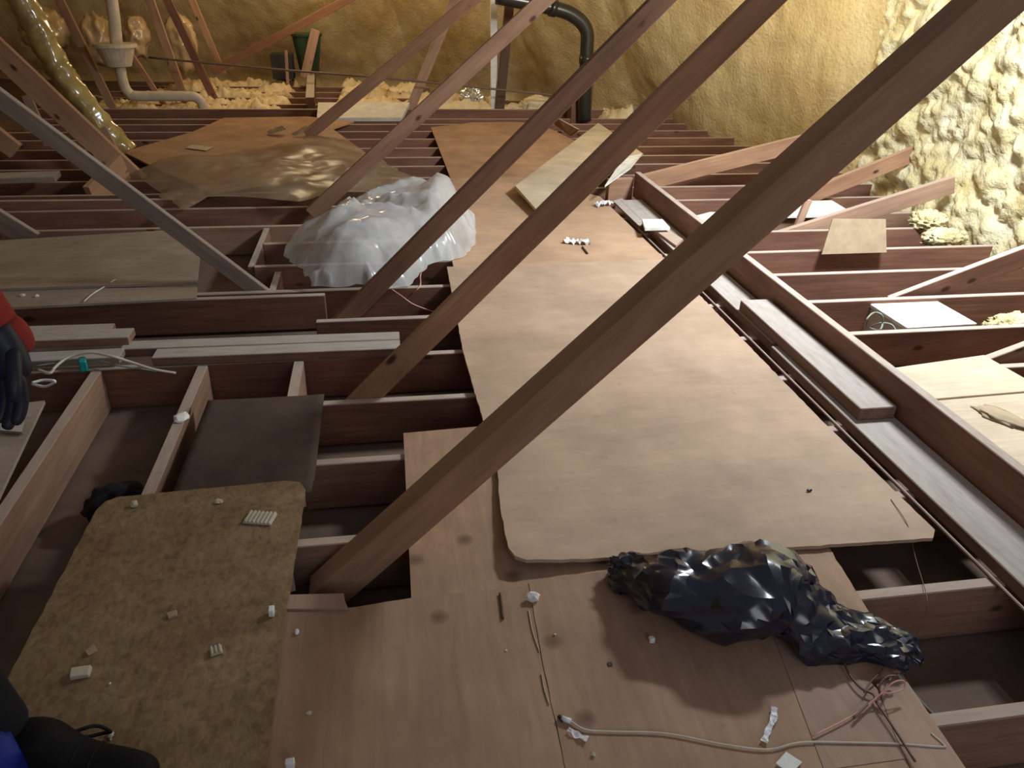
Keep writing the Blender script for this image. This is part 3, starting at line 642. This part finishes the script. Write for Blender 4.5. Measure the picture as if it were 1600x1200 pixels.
pile('plastic_sheet', [at(*p)[:2] for p in ((212, 285), (250, 262), (330, 258), (420, 240), (500, 225), (560, 245), (598, 265), (665, 300), (600, 312), (520, 318), (470, 334), (420, 328), (385, 322), (330, 322), (290, 345), (240, 310))],
     0.06, 0.03, M['poly'], 'dirty translucent plastic sheet spread over the brown board', 'plastic sheet', 8.0, amp=0.045, cell=0.07, f=1.1, smooth=True)
def black_bag():
    ctr = [(955, 882, .05), (985, 888, .07), (1060, 912, .10), (1150, 925, .11), (1225, 932, .11), (1262, 960, .08), (1310, 990, .05), (1370, 1002, .05), (1415, 1018, .03), (1438, 1035, .02)]
    rad = [(.02, .03), (.08, .06), (.12, .085), (.14, .095), (.145, .10), (.125, .07), (.085, .05), (.07, .042), (.05, .03), (.012, .01)]
    path = [at(x, y, z) for x, y, z in ctr]; K = 6; pp = catmull(path, K); seg = 30; bm = bmesh.new(); prev = None; N = len(pp); rnd = random.Random(5)
    for i, p in enumerate(pp):
        t = i / (N - 1) * (len(rad) - 1); k = min(int(t), len(rad) - 2); f = t - k; f = f * f * (3 - 2 * f)
        ra = rad[k][0] * (1 - f) + rad[k + 1][0] * f; rb = rad[k][1] * (1 - f) + rad[k + 1][1] * f
        d = (pp[min(i + 1, N - 1)] - pp[max(i - 1, 0)]); d.z = 0; d.normalize(); side = Vector((-d.y, d.x, 0)); ring = []
        for s in range(seg):
            a = 2 * PI * (s + rnd.uniform(-.3, .3)) / seg; nrm = side * math.cos(a) + Vector((0, 0, 1)) * math.sin(a)
            q = p + side * math.cos(a) * ra + Vector((0, 0, 1)) * math.sin(a) * rb + d * rnd.uniform(-.008, .008)
            q = q + nrm * min(1, ra / 0.08) * (0.028 * noise.noise(q * 7) - 0.04 * abs(noise.noise(Vector((q.x * 5, q.y * 11, q.z * 11)))) - 0.015 * abs(noise.noise(Vector((q.x * 16, q.y * 7 + 5, q.z * 16)))) + rnd.uniform(-.004, .004) + 0.008)
            q.z = max(q.z, 0.019 + 0.002 * noise.noise(q * 30)); ring.append(bm.verts.new(q - pp[0]))
        if prev:
            for s in range(seg):
                fcs = (prev[s], prev[(s + 1) % seg], ring[(s + 1) % seg], ring[s])
                if rnd.random() < .5: bm.faces.new(fcs[:3]); bm.faces.new((fcs[0], fcs[2], fcs[3]))
                else: bm.faces.new((fcs[0], fcs[1], fcs[3])); bm.faces.new(fcs[1:])
        else: first = ring
        prev = ring
    bm.faces.new(first[::-1]); bm.faces.new(prev)
    bmesh.ops.subdivide_edges(bm, edges=bm.edges[:], cuts=1, use_grid_fill=True, smooth=0.0)
    for v in bm.verts: v.co += v.normal * 0.002 * noise.noise(v.co * 30)
    bmesh.ops.recalc_face_normals(bm, faces=bm.faces[:])
    o = obj('rubbish_bag', bm, M['bag_black'], smooth=True, loc=pp[0])
    o.data.set_sharp_from_angle(angle=math.radians(24)); return o
tag(black_bag(), 'shiny black rubbish bag stretched out at the walkway end', 'rubbish bag')

# ------------------------------------------------------------------ wires
def w_(name, pix, z, r, mat, lab, cat='cable'):
    return tag(tube(name, [at(x, y, zz if zz is not None else z) for x, y, zz in [(*p, None) if len(p) == 2 else p for p in pix]], r, M[mat]), lab, cat)
ZT = 0.021
wc = empty('white_cable', at(888, 1128, ZT))
o = tube('cable_run', [at(*p, ZT) for p in ((890, 1126), (915, 1140), (955, 1143), (1040, 1146), (1130, 1163), (1200, 1171), (1250, 1160), (1320, 1160), (1400, 1162), (1470, 1167), (1474, 1163), (1455, 1146))], 0.0022, M['wire_w']); o.parent = wc; o.location = o.location - wc.location
o = tube('plug', [at(878, 1122, .024), at(892, 1127, .024)], 0.006, M['white_pl'], smoothpath=False, seg=10); o.parent = wc; o.location = o.location - wc.location
o = tube('plug_tip', [at(873, 1119, .022), at(880, 1126, .022)], 0.005, M['dark'], smoothpath=False, seg=8); o.parent = wc; o.location = o.location - wc.location
tag(wc, 'thin off-white cable with a plug lying along the bottom edge', 'cable')
w_('pink_wire', [(1270, 1150), (1320, 1125), (1345, 1110), (1372, 1088, .04), (1395, 1067, .06), (1412, 1064, .06), (1412, 1076, .05), (1392, 1083, .05), (1377, 1084, .045), (1360, 1100, .03), (1335, 1122)], ZT + 0.004, 0.002, 'wire_p', 'pink wire with a small loop near the lower right corner', 'wire')
w_('grey_cable', [(1402, 1053, .03), (1420, 1075, .0), (1440, 1098, -.02), (1465, 1122, -.03), (1492, 1134, -.02)], 0, 0.004, 'wire_g', 'grey cable dropping off the board edge into the bay')
w_('brown_wire', [(1316, 1030, .03), (1328, 1055, .03), (1345, 1075, .03), (1364, 1085, .03), (1370, 1098, .03), (1395, 1135, .03), (1430, 1190, .03)], ZT, 0.003, 'wire_b', 'brown wire emerging from under the black bag tail, left one', 'wire')
w_('brown_wire', [(1386, 1026, .03), (1380, 1045, .03), (1360, 1066, .03), (1350, 1082, .03)], ZT, 0.002, 'wire_b', 'brown wire emerging from under the black bag tail, right one', 'wire')
w_('brown_wire', [(1334, 1122, .03), (1352, 1104, .03), (1366, 1092, .03), (1378, 1084, .04), (1392, 1060, .04), (1400, 1056, .05), (1385, 1058, .05), (1374, 1072, .04), (1376, 1088, .03)], ZT, 0.003, 'wire_b', 'twisted knot of brown wires beside the pink loop', 'wire')
w_('thread', [(1392, 780, .036), (1418, 820, .036), (1430, 870, .0), (1445, 920, .01), (1449, 940, .01), (1446, 965, -.02), (1432, 990, -.06)], 0, 0.0012, 'wire_b', 'thin brown thread hanging over the joist behind the bag', 'wire')
w_('pink_wire', [(663, 412, .0), (657, 430, -.04), (656, 447, .005), (640, 462, -.05)], 0, 0.0035, 'wire_p', 'short pink wire hanging below the white plastic bag', 'wire')
w_('pink_wire', [(612, 452, .006), (628, 463, -.02), (645, 475, -.06), (668, 484, -.10), (690, 490, -.12)], 0, 0.0035, 'wire_p', 'pink wire sagging in the bay in front of the white plastic bag', 'wire')
w_('white_cable', [(60, 578, .05), (78, 583, .05), (88, 572, .05), (108, 558, .06), (140, 551, .07), (175, 557, .06), (205, 566, .03), (240, 577, .0), (275, 583, -.03)], 0, 0.006, 'wire_w', 'pale cable arching beside the glove')
w_('white_cable', [(50, 598, .03), (68, 594, .03), (86, 596, .03), (70, 604, .0), (50, 600, .0)], 0, 0.006, 'white_pl', 'white cable loop right of the glove')
w_('brown_wire', [(55, 572, .03), (100, 566, .03), (150, 564, .03), (190, 572, .02), (245, 580, -.02)], 0, 0.004, 'wire_g', 'grey cable running under the pale arching one')
w_('white_cable', [(1350, 520, -.1), (1354, 500, .0), (1365, 489, .02), (1377, 492, .02), (1379, 505, -.03), (1374, 516, -.05), (1360, 512, -.1), (1375, 505, -.04), (1392, 507, -.04), (1400, 516, -.06)], 0, 0.005, 'wire_g', 'cable loops left of the white box')
tag(tube('twig', [at(131, 471, .025), at(145, 459, .03), at(163, 448, .026)], 0.003, M['white_pl']), 'thin white splinter on the narrow dusty board', 'splinter')
tag(tube('twig', [at(173, 441, .036), at(180, 437, .036)], 0.003, M['white_pl']), 'tiny white splinter on the wide dusty board', 'splinter')
w_('wall_wire', [(130, 157, .0), (140, 150, .05), (158, 152, .05), (165, 163, .0), (150, 168, -.03), (132, 166, -.03)], 0, 0.008, 'wire_w', 'pale cable loop at the foot of the white pipe')

# ------------------------------------------------------------------ small debris
def crumb(x, y, zb, rad, mat, lab, cat='crumb', f=1.3, rz=0.0, amp=0.5, name='foam_crumb'):
    p = at(x, y, zb); bm = bmesh.new(); bmesh.ops.create_icosphere(bm, subdivisions=2, radius=1)
    for v in bm.verts:
        q = v.co.copy(); k = 1 + amp * noise.noise(q * f + Vector((x, y, 0)))
        v.co = Vector((q.x * rad[0], q.y * rad[1], q.z * rad[2])) * k
    return tag(obj(name, bm, M[mat], loc=(p.x, p.y, zb + rad[2] * 0.8), rot=(0, 0, rz)), lab, cat)
def chip(x, y, zb, s, mat, lab, cat='chip', rz=0.0, name='plaster_chip', jit=0.002):
    p = at(x, y, zb)
    return tag(obj(name, box_bm(s[0], s[1], s[2], min(s) * 0.15, jit), M[mat], loc=(p.x, p.y, zb + s[2] / 2 + jit * 0.5), rot=(0, 0, rz)), lab, cat)
ZO, ZP = 0.0315, 0.017
def ribbed(x, y, sx, sy, rz, n, lab):
    p = at(x, y, ZO); e = empty('ribbed_chip', (p.x, p.y, ZO), rz); tag(e, lab, 'chip')
    obj('slab', box_bm(sx, sy, 0.006, 0.001), M['cream'], e, loc=(0, 0, 0.0032))
    for i in range(n): obj('rib', box_bm(sx / n * 0.5, sy, 0.006, 0.001), M['cream'], e, loc=(-sx / 2 + sx * (i + .5) / n, 0, 0.008))
ribbed(407, 811, 0.085, 0.055, -0.25, 7, 'cream ribbed chip near the top edge of the chipboard')
ribbed(338, 1018, 0.028, 0.026, 0.3, 3, 'small ribbed chip in the middle of the chipboard')
chip(127, 1054, ZO, (0.042, 0.030, 0.012), 'cream', 'rough cream block at the left of the chipboard', rz=0.1)
chip(270, 962, ZO, (0.024, 0.018, 0.008), 'kraft', 'small tan chip on the chipboard', rz=0.3)
chip(425, 960, ZO, (0.014, 0.022, 0.022), 'white_pl', 'white rectangular plug at the right edge of the chipboard', name='white_plug', jit=0.0005)
chip(143, 1018, ZO, (0.022, 0.020, 0.004), 'kraft', 'faint brown flake above the rough cream block', rz=0.7)
crumb(210, 791, ZO, (0.012, 0.012, 0.010), 'cream', 'pale crumb on the upper left corner of the chipboard')
crumb(342, 785, ZO, (0.014, 0.010, 0.006), 'cream', 'pale crumb at the top edge of the chipboard')
crumb(172, 1069, ZO, (0.003, 0.003, 0.003), 'white', 'tiny white speck on the chipboard')
crumb(174, 1150, ZO, (0.008, 0.009, 0.004), 'cream', 'star shaped pale crumb beside the boot', amp=0.9, f=2.6)
crumb(464, 989, ZP - 0.002, (0.006, 0.010, 0.005), 'white', 'white oval pellet on the brown plywood', amp=0.1)
crumb(833, 937, ZP, (0.016, 0.013, 0.012), 'white', 'white lump of plaster by the corner of the lifting sheet', amp=0.7)
chip(1018, 1002, ZP, (0.013, 0.013, 0.013), 'white_pl', 'small white cube left of the black bag shadow', name='white_cube')
chip(953, 1038, ZP, (0.011, 0.011, 0.002), 'dark', 'tiny dark square on the stained plywood', jit=0)
crumb(867, 992, ZP, (0.003, 0.003, 0.003), 'white', 'white speck right of the plywood seam')
crumb(791, 1017, ZP - .003, (0.003, 0.003, 0.002), 'white', 'white speck left of the plywood seam')
crumb(927, 1180, ZP, (0.005, 0.005, 0.004), 'cream', 'cream speck below the wrapper')
crumb(483, 1115, ZP - .003, (0.007, 0.005, 0.003), 'cream', 'cream flake on the brown plywood near the bottom')
crumb(36, 463, .014, (0.012, 0.010, 0.008), 'white', 'white crumb on the narrow dusty board, left one')
crumb(58, 464, .014, (0.010, 0.010, 0.008), 'white', 'white crumb on the narrow dusty board, right one')
crumb(284, 655, .0, (0.028, 0.035, 0.010), 'white', 'white smear of plaster on the short joist top', amp=0.4)
def twist(name, pts, wdt, mat, lab, cat):
    path = catmull(pts, 8); bm = bmesh.new(); prev = None; o0 = path[0].copy()
    for i, p in enumerate(path):
        d = (path[min(i + 1, len(path) - 1)] - path[max(i - 1, 0)]); d.z = 0; d.normalize(); s = Vector((-d.y, d.x, 0))
        w1 = wdt * (0.7 + 0.5 * noise.noise(p * 60)); ring = []
        for j in range(7):
            t = j / 6 - 0.5; ring.append(bm.verts.new(p - o0 + s * t * 2 * w1 + Vector((0, 0, 0.004 + 0.5 * wdt * ridged(p + s * t * wdt, 70)))))
        if prev:
            for j in range(6): bm.faces.new((prev[j], prev[j + 1], ring[j + 1], ring[j]))
        prev = ring
    return tag(obj(name, bm, mat, loc=o0), lab, cat)
twist('wrapper', [at(888, 1142, ZP), at(900, 1150, ZP), at(918, 1158, ZP)], 0.010, M['white_pl'], 'small white and blue plastic wrapper by the cable plug', 'wrapper')
twist('wrapper', [at(1209, 1108, ZP), at(1208, 1125, ZP), at(1199, 1145, ZP), at(1193, 1162, ZP)], 0.009, M['white_pl'], 'crumpled clear plastic strip right of centre at the bottom', 'wrapper')
chip(1232, 1194, ZP, (0.045, 0.035, 0.004), 'white', 'white folded paper at the very bottom edge', 'paper', rz=0.6, name='paper_slip')
chip(454, 1198, ZP, (0.02, 0.016, 0.02), 'white_pl', 'white cap at the very bottom edge beside the chipboard', name='bottle_cap')
twist('plastic_scrap', [at(883, 378, .021), at(903, 381, .021), at(920, 380, .021)], 0.045, M['white_pl'], 'crumpled clear scrap on the walkway beyond the big sheet', 'wrapper')
twist('plastic_scrap', [at(930, 323, .021), at(942, 320, .03), at(953, 319, .021)], 0.05, M['white_pl'], 'crumpled clear scrap near the end block of the long beam', 'wrapper')
tag(tube('splinter', [at(781, 927, ZP + .002), at(783, 940, ZP + .002), at(786, 967, ZP + .002)], 0.0035, M['rust']), 'dark splinter lying on the brown plywood', 'splinter')
tag(tube('splinter', [at(910, 386, .025), at(918, 396, .025)], 0.006, M['rust']), 'short stick by the clear scrap on the walkway', 'splinter')
tag(tube('splinter', [at(826, 953, ZP), at(832, 985, ZP), at(843, 1018, ZP)], 0.0016, M['ply_pale'], seg=4), 'pale splintered sliver along the plywood seam, upper', 'splinter')
tag(tube('splinter', [at(846, 1052, ZP), at(851, 1078, ZP), at(858, 1100, ZP)], 0.002, M['ply_pale'], seg=4), 'pale splintered sliver along the plywood seam, lower', 'splinter')
crumb(1264, 767, .036, (0.010, 0.005, 0.004), 'dark', 'dark chip on the large plywood sheet')
chip(133, 578, .0, (0.03, 0.05, 0.05), 'teal', 'teal and white plastic piece at the end of the far left joist', name='teal_clip', rz=0.3)
p = at(185, 778, -.19)
lump('dark_rag', (-0.95, 2.28, -0.13), (0.10, 0.09, 0.07), M['trouser'], 'dark rag in the bay behind the chipboard', 'rag')

# ------------------------------------------------------------------ person at the left edge
def skin(name, verts, edges, radii, mat, parent, sub=2, root=0):
    me = bpy.data.meshes.new(name); me.from_pydata([Vector(v) for v in verts], edges, []); me.update()
    o = bpy.data.objects.new(name, me); COL.objects.link(o); o.parent = parent; me.materials.append(mat)
    sm = o.modifiers.new('skin', 'SKIN'); sm.use_smooth_shade = True
    for i, sv in enumerate(me.skin_vertices[0].data):
        r_ = radii[i]; sv.radius = r_ if isinstance(r_, tuple) else (r_, r_); sv.use_root = (i == root)
    ss = o.modifiers.new('sub', 'SUBSURF'); ss.levels = sub; ss.render_levels = sub
    return o
P0 = Vector((-1.03, 1.0, 0.0315))
man = empty('person', P0)
tag(man, 'person in dark work clothes at the left edge, gloved hand hanging', 'person')
def rel(*p): return Vector(p) - P0
pel, chest, neck = (-1.08, 0.98, 0.95), (-1.07, 0.98, 1.32), (-1.05, 1.0, 1.52)
LSh, RSh = (-1.0, 1.17, 1.44), (-1.14, 0.78, 1.44)
hand = (-0.655, 1.29, 0.925)
body = skin('body', [rel(*p) for p in (pel, (-1.08, .98, 1.12), chest, neck, (-1.03, 1.0, 1.60), (-1.02, 1.0, 1.70), LSh, (-0.93, 1.26, 1.17), (-0.70, 1.30, 1.0), RSh, (-1.24, 0.70, 1.16), (-1.20, 0.76, 0.92),
            (-1.02, 1.08, 0.90), (-0.90, 1.17, 0.50), (-0.79, 1.14, 0.15), (-1.10, 0.88, 0.90), (-1.10, 0.80, 0.50), (-1.12, 0.78, 0.12))],
     [(0, 1), (1, 2), (2, 3), (3, 4), (4, 5), (2, 6), (6, 7), (7, 8), (2, 9), (9, 10), (10, 11), (0, 12), (12, 13), (13, 14), (0, 15), (15, 16), (16, 17)],
     [0.13, 0.115, 0.14, 0.055, 0.075, 0.085, 0.06, 0.042, 0.03, 0.06, 0.042, 0.03, 0.085, 0.055, 0.04, 0.085, 0.055, 0.04], M['skin'], man)
skin('jacket', [rel(*p) for p in ((-1.08, .98, 0.90), (-1.08, .98, 1.12), chest, (-1.06, .99, 1.46), LSh, (-0.93, 1.26, 1.17), (-0.72, 1.30, 1.02), RSh, (-1.24, 0.70, 1.16), (-1.20, 0.76, 0.96))],
     [(0, 1), (1, 2), (2, 3), (2, 4), (4, 5), (5, 6), (2, 7), (7, 8), (8, 9)], [0.165, 0.15, 0.165, 0.07, 0.078, 0.06, 0.045, 0.078, 0.06, 0.045], M['jacket'], man)
skin('trousers', [rel(*p) for p in ((-1.08, .98, 0.97), (-1.02, 1.08, 0.88), (-0.90, 1.17, 0.52), (-0.80, 1.13, 0.22), (-0.79, 1.13, 0.15), (-1.10, 0.88, 0.88), (-1.10, 0.80, 0.50), (-1.12, 0.78, 0.14))],
     [(0, 1), (1, 2), (2, 3), (3, 4), (0, 5), (5, 6), (6, 7)], [0.155, 0.105, 0.08, 0.062, 0.068, 0.105, 0.08, 0.068], M['trouser'], man)
def boot(ax, ay, dx, dy, z0, nm='boot'):
    b = skin(nm, [rel(ax - dx * .05, ay - dy * .05, z0 + .045), rel(ax, ay, z0 + .10), rel(ax, ay, z0 + .17), rel(ax + dx * .10, ay + dy * .10, z0 + .055), rel(ax + dx * .19, ay + dy * .19, z0 + .042), rel(ax + dx * .235, ay + dy * .235, z0 + .034)],
         [(0, 1), (1, 2), (1, 3), (3, 4), (4, 5)], [0.042, 0.048, 0.05, 0.046, 0.044, 0.03], M['boot'], man, root=1)
    bm = bmesh.new(); ring = []
    for i in range(24):
        a = 2 * PI * i / 24; L = 0.155; W = 0.052 - 0.008 * math.cos(a); fx, fy = L * math.cos(a) + 0.09, W * math.sin(a)
        ring.append(bm.verts.new((dx * fx - dy * fy, dy * fx + dx * fy, 0)))
    bm.faces.new(ring); r = bmesh.ops.extrude_face_region(bm, geom=bm.faces[:])
    for v in [g for g in r['geom'] if isinstance(g, bmesh.types.BMVert)]: v.co.z += 0.022
    bmesh.ops.recalc_face_normals(bm, faces=bm.faces[:])
    obj('sole', bm, M['navy'], b, loc=rel(ax, ay, z0))
    for k in range(3):
        q = Vector((ax + dx * (.055 + .03 * k), ay + dy * (.055 + .03 * k), z0 + .115 - .014 * k)) - P0; s = Vector((-dy, dx, 0)) * 0.03
        l = tube('lace', [q - s, q + Vector((0, 0, .008)), q + s], 0.003, M['trouser'], b)
    return b
bt = boot(-0.735, 1.125, 0.975, -0.22, 0.0315)
lc = tube('lace', [rel(-0.70, 1.15, 0.12), rel(-0.655, 1.185, 0.10), rel(-0.635, 1.20, 0.06), rel(-0.655, 1.21, 0.045), rel(-0.69, 1.19, 0.06)], 0.004, M['trouser'], bt)
boot(-1.12, 0.78, 0.98, -0.1, 0.0)
# glove: palm and five bent fingers, hanging down
def glove(origin, sgn, nm='glove'):
    O = Vector(origin); g = skin(nm, [O - P0 + Vector(v) for v in ((-0.008, 0.0, 0.035), (0.0, -0.002, 0.0), (0.004, -0.012 * 1, -0.045), (0.002, -0.02, -0.075))],
        [(0, 1), (1, 2), (2, 3)], [(0.030, 0.030), (0.034, 0.036), (0.028, 0.047), (0.023, 0.045)], M['navy'], man)
    # fingers spread along the palm's width (the horizontal direction fd), curling towards +X a little
    fd = Vector((0.80, -0.60, 0)) * sgn; cu = Vector((-0.5, -0.75, 0))
    for k, L in enumerate((0.070, 0.082, 0.076, 0.060)):
        b0 = O - P0 + fd * (0.033 - 0.022 * k) + Vector((0.0, -0.018, -0.070)); pts = [b0 + Vector((0, 0, 0.02)), b0]
        pts.append(b0 + Vector((0, 0, -1)) * L * 0.45 + cu * L * 0.08); pts.append(b0 + Vector((0, 0, -1)) * L * 0.78 + cu * L * 0.26); pts.append(b0 + Vector((0, 0, -1)) * L * 1.0 + cu * L * 0.48)
        skin('finger', pts, [(0, 1), (1, 2), (2, 3), (3, 4)], [0.011, 0.0125, 0.012, 0.0115, 0.0095], M['navy'], g)
    t0 = O - P0 + fd * 0.03 + Vector((0, 0, -0.015))
    skin('thumb', [t0, t0 + fd * 0.022 + Vector((-0.01, -.02, -0.022)), t0 + fd * 0.03 + Vector((-0.015, -0.035, -0.050)), t0 + fd * 0.026 + Vector((-0.018, -0.042, -0.072))], [(0, 1), (1, 2), (2, 3)], [0.014, 0.0125, 0.011, 0.009], M['navy'], g)
    skin('knit_back', [O - P0 + Vector(v) for v in ((0.0, 0.014, 0.03), (0.010, 0.014, 0.0), (0.014, 0.008, -0.045))], [(0, 1), (1, 2)], [(0.03, 0.03), (0.032, 0.036), (0.022, 0.042)], M['red'], g)
    tube('cuff', [O - P0 + Vector((-0.04, 0.006, 0.10)), O - P0 + Vector((-0.02, 0.0, 0.065)), O - P0 + Vector((0.0, -0.002, 0.02))], 0.04, M['red'], g, seg=18, rfun=lambda t: 0.046 - 0.010 * t)
    return g
glove((-0.655, 1.30, 0.935), 1)
glove((-1.20, 0.76, 0.88), -1)
hd = lump('head', (0, 0, 0), (0.078, 0.095, 0.115), M['skin'], None, None, amp=0.02); hd.parent = man; hd.location = rel(-1.0, 1.0, 1.70)
for nm, loc, rad, mt in (('hair', (-0.015, 0, 0.035), (0.085, 0.10, 0.10), 'hair'), ('nose', (0.082, 0, -0.01), (0.016, 0.013, 0.022), 'skin'), ('mouth', (0.072, 0, -0.055), (0.008, 0.024, 0.006), 'red'),
                         ('eye', (0.068, 0.032, 0.012), (0.012, 0.014, 0.009), 'white'), ('eye', (0.068, -0.032, 0.012), (0.012, 0.014, 0.009), 'white'),
                         ('ear', (0.0, 0.095, -0.005), (0.018, 0.010, 0.03), 'skin'), ('ear', (0.0, -0.095, -0.005), (0.018, 0.010, 0.03), 'skin')):
    q = lump(nm, (0, 0, 0), rad, M[mt], None, None, amp=0.02, sub=2); q.parent = hd; q.location = loc
lump('blue_cloth', tuple(at(-12, 1205, 0.14)), (0.06, 0.055, 0.105), M['blue'], 'crumpled bright blue cloth at the bottom left corner', 'cloth', f=1.6, amp=0.2)
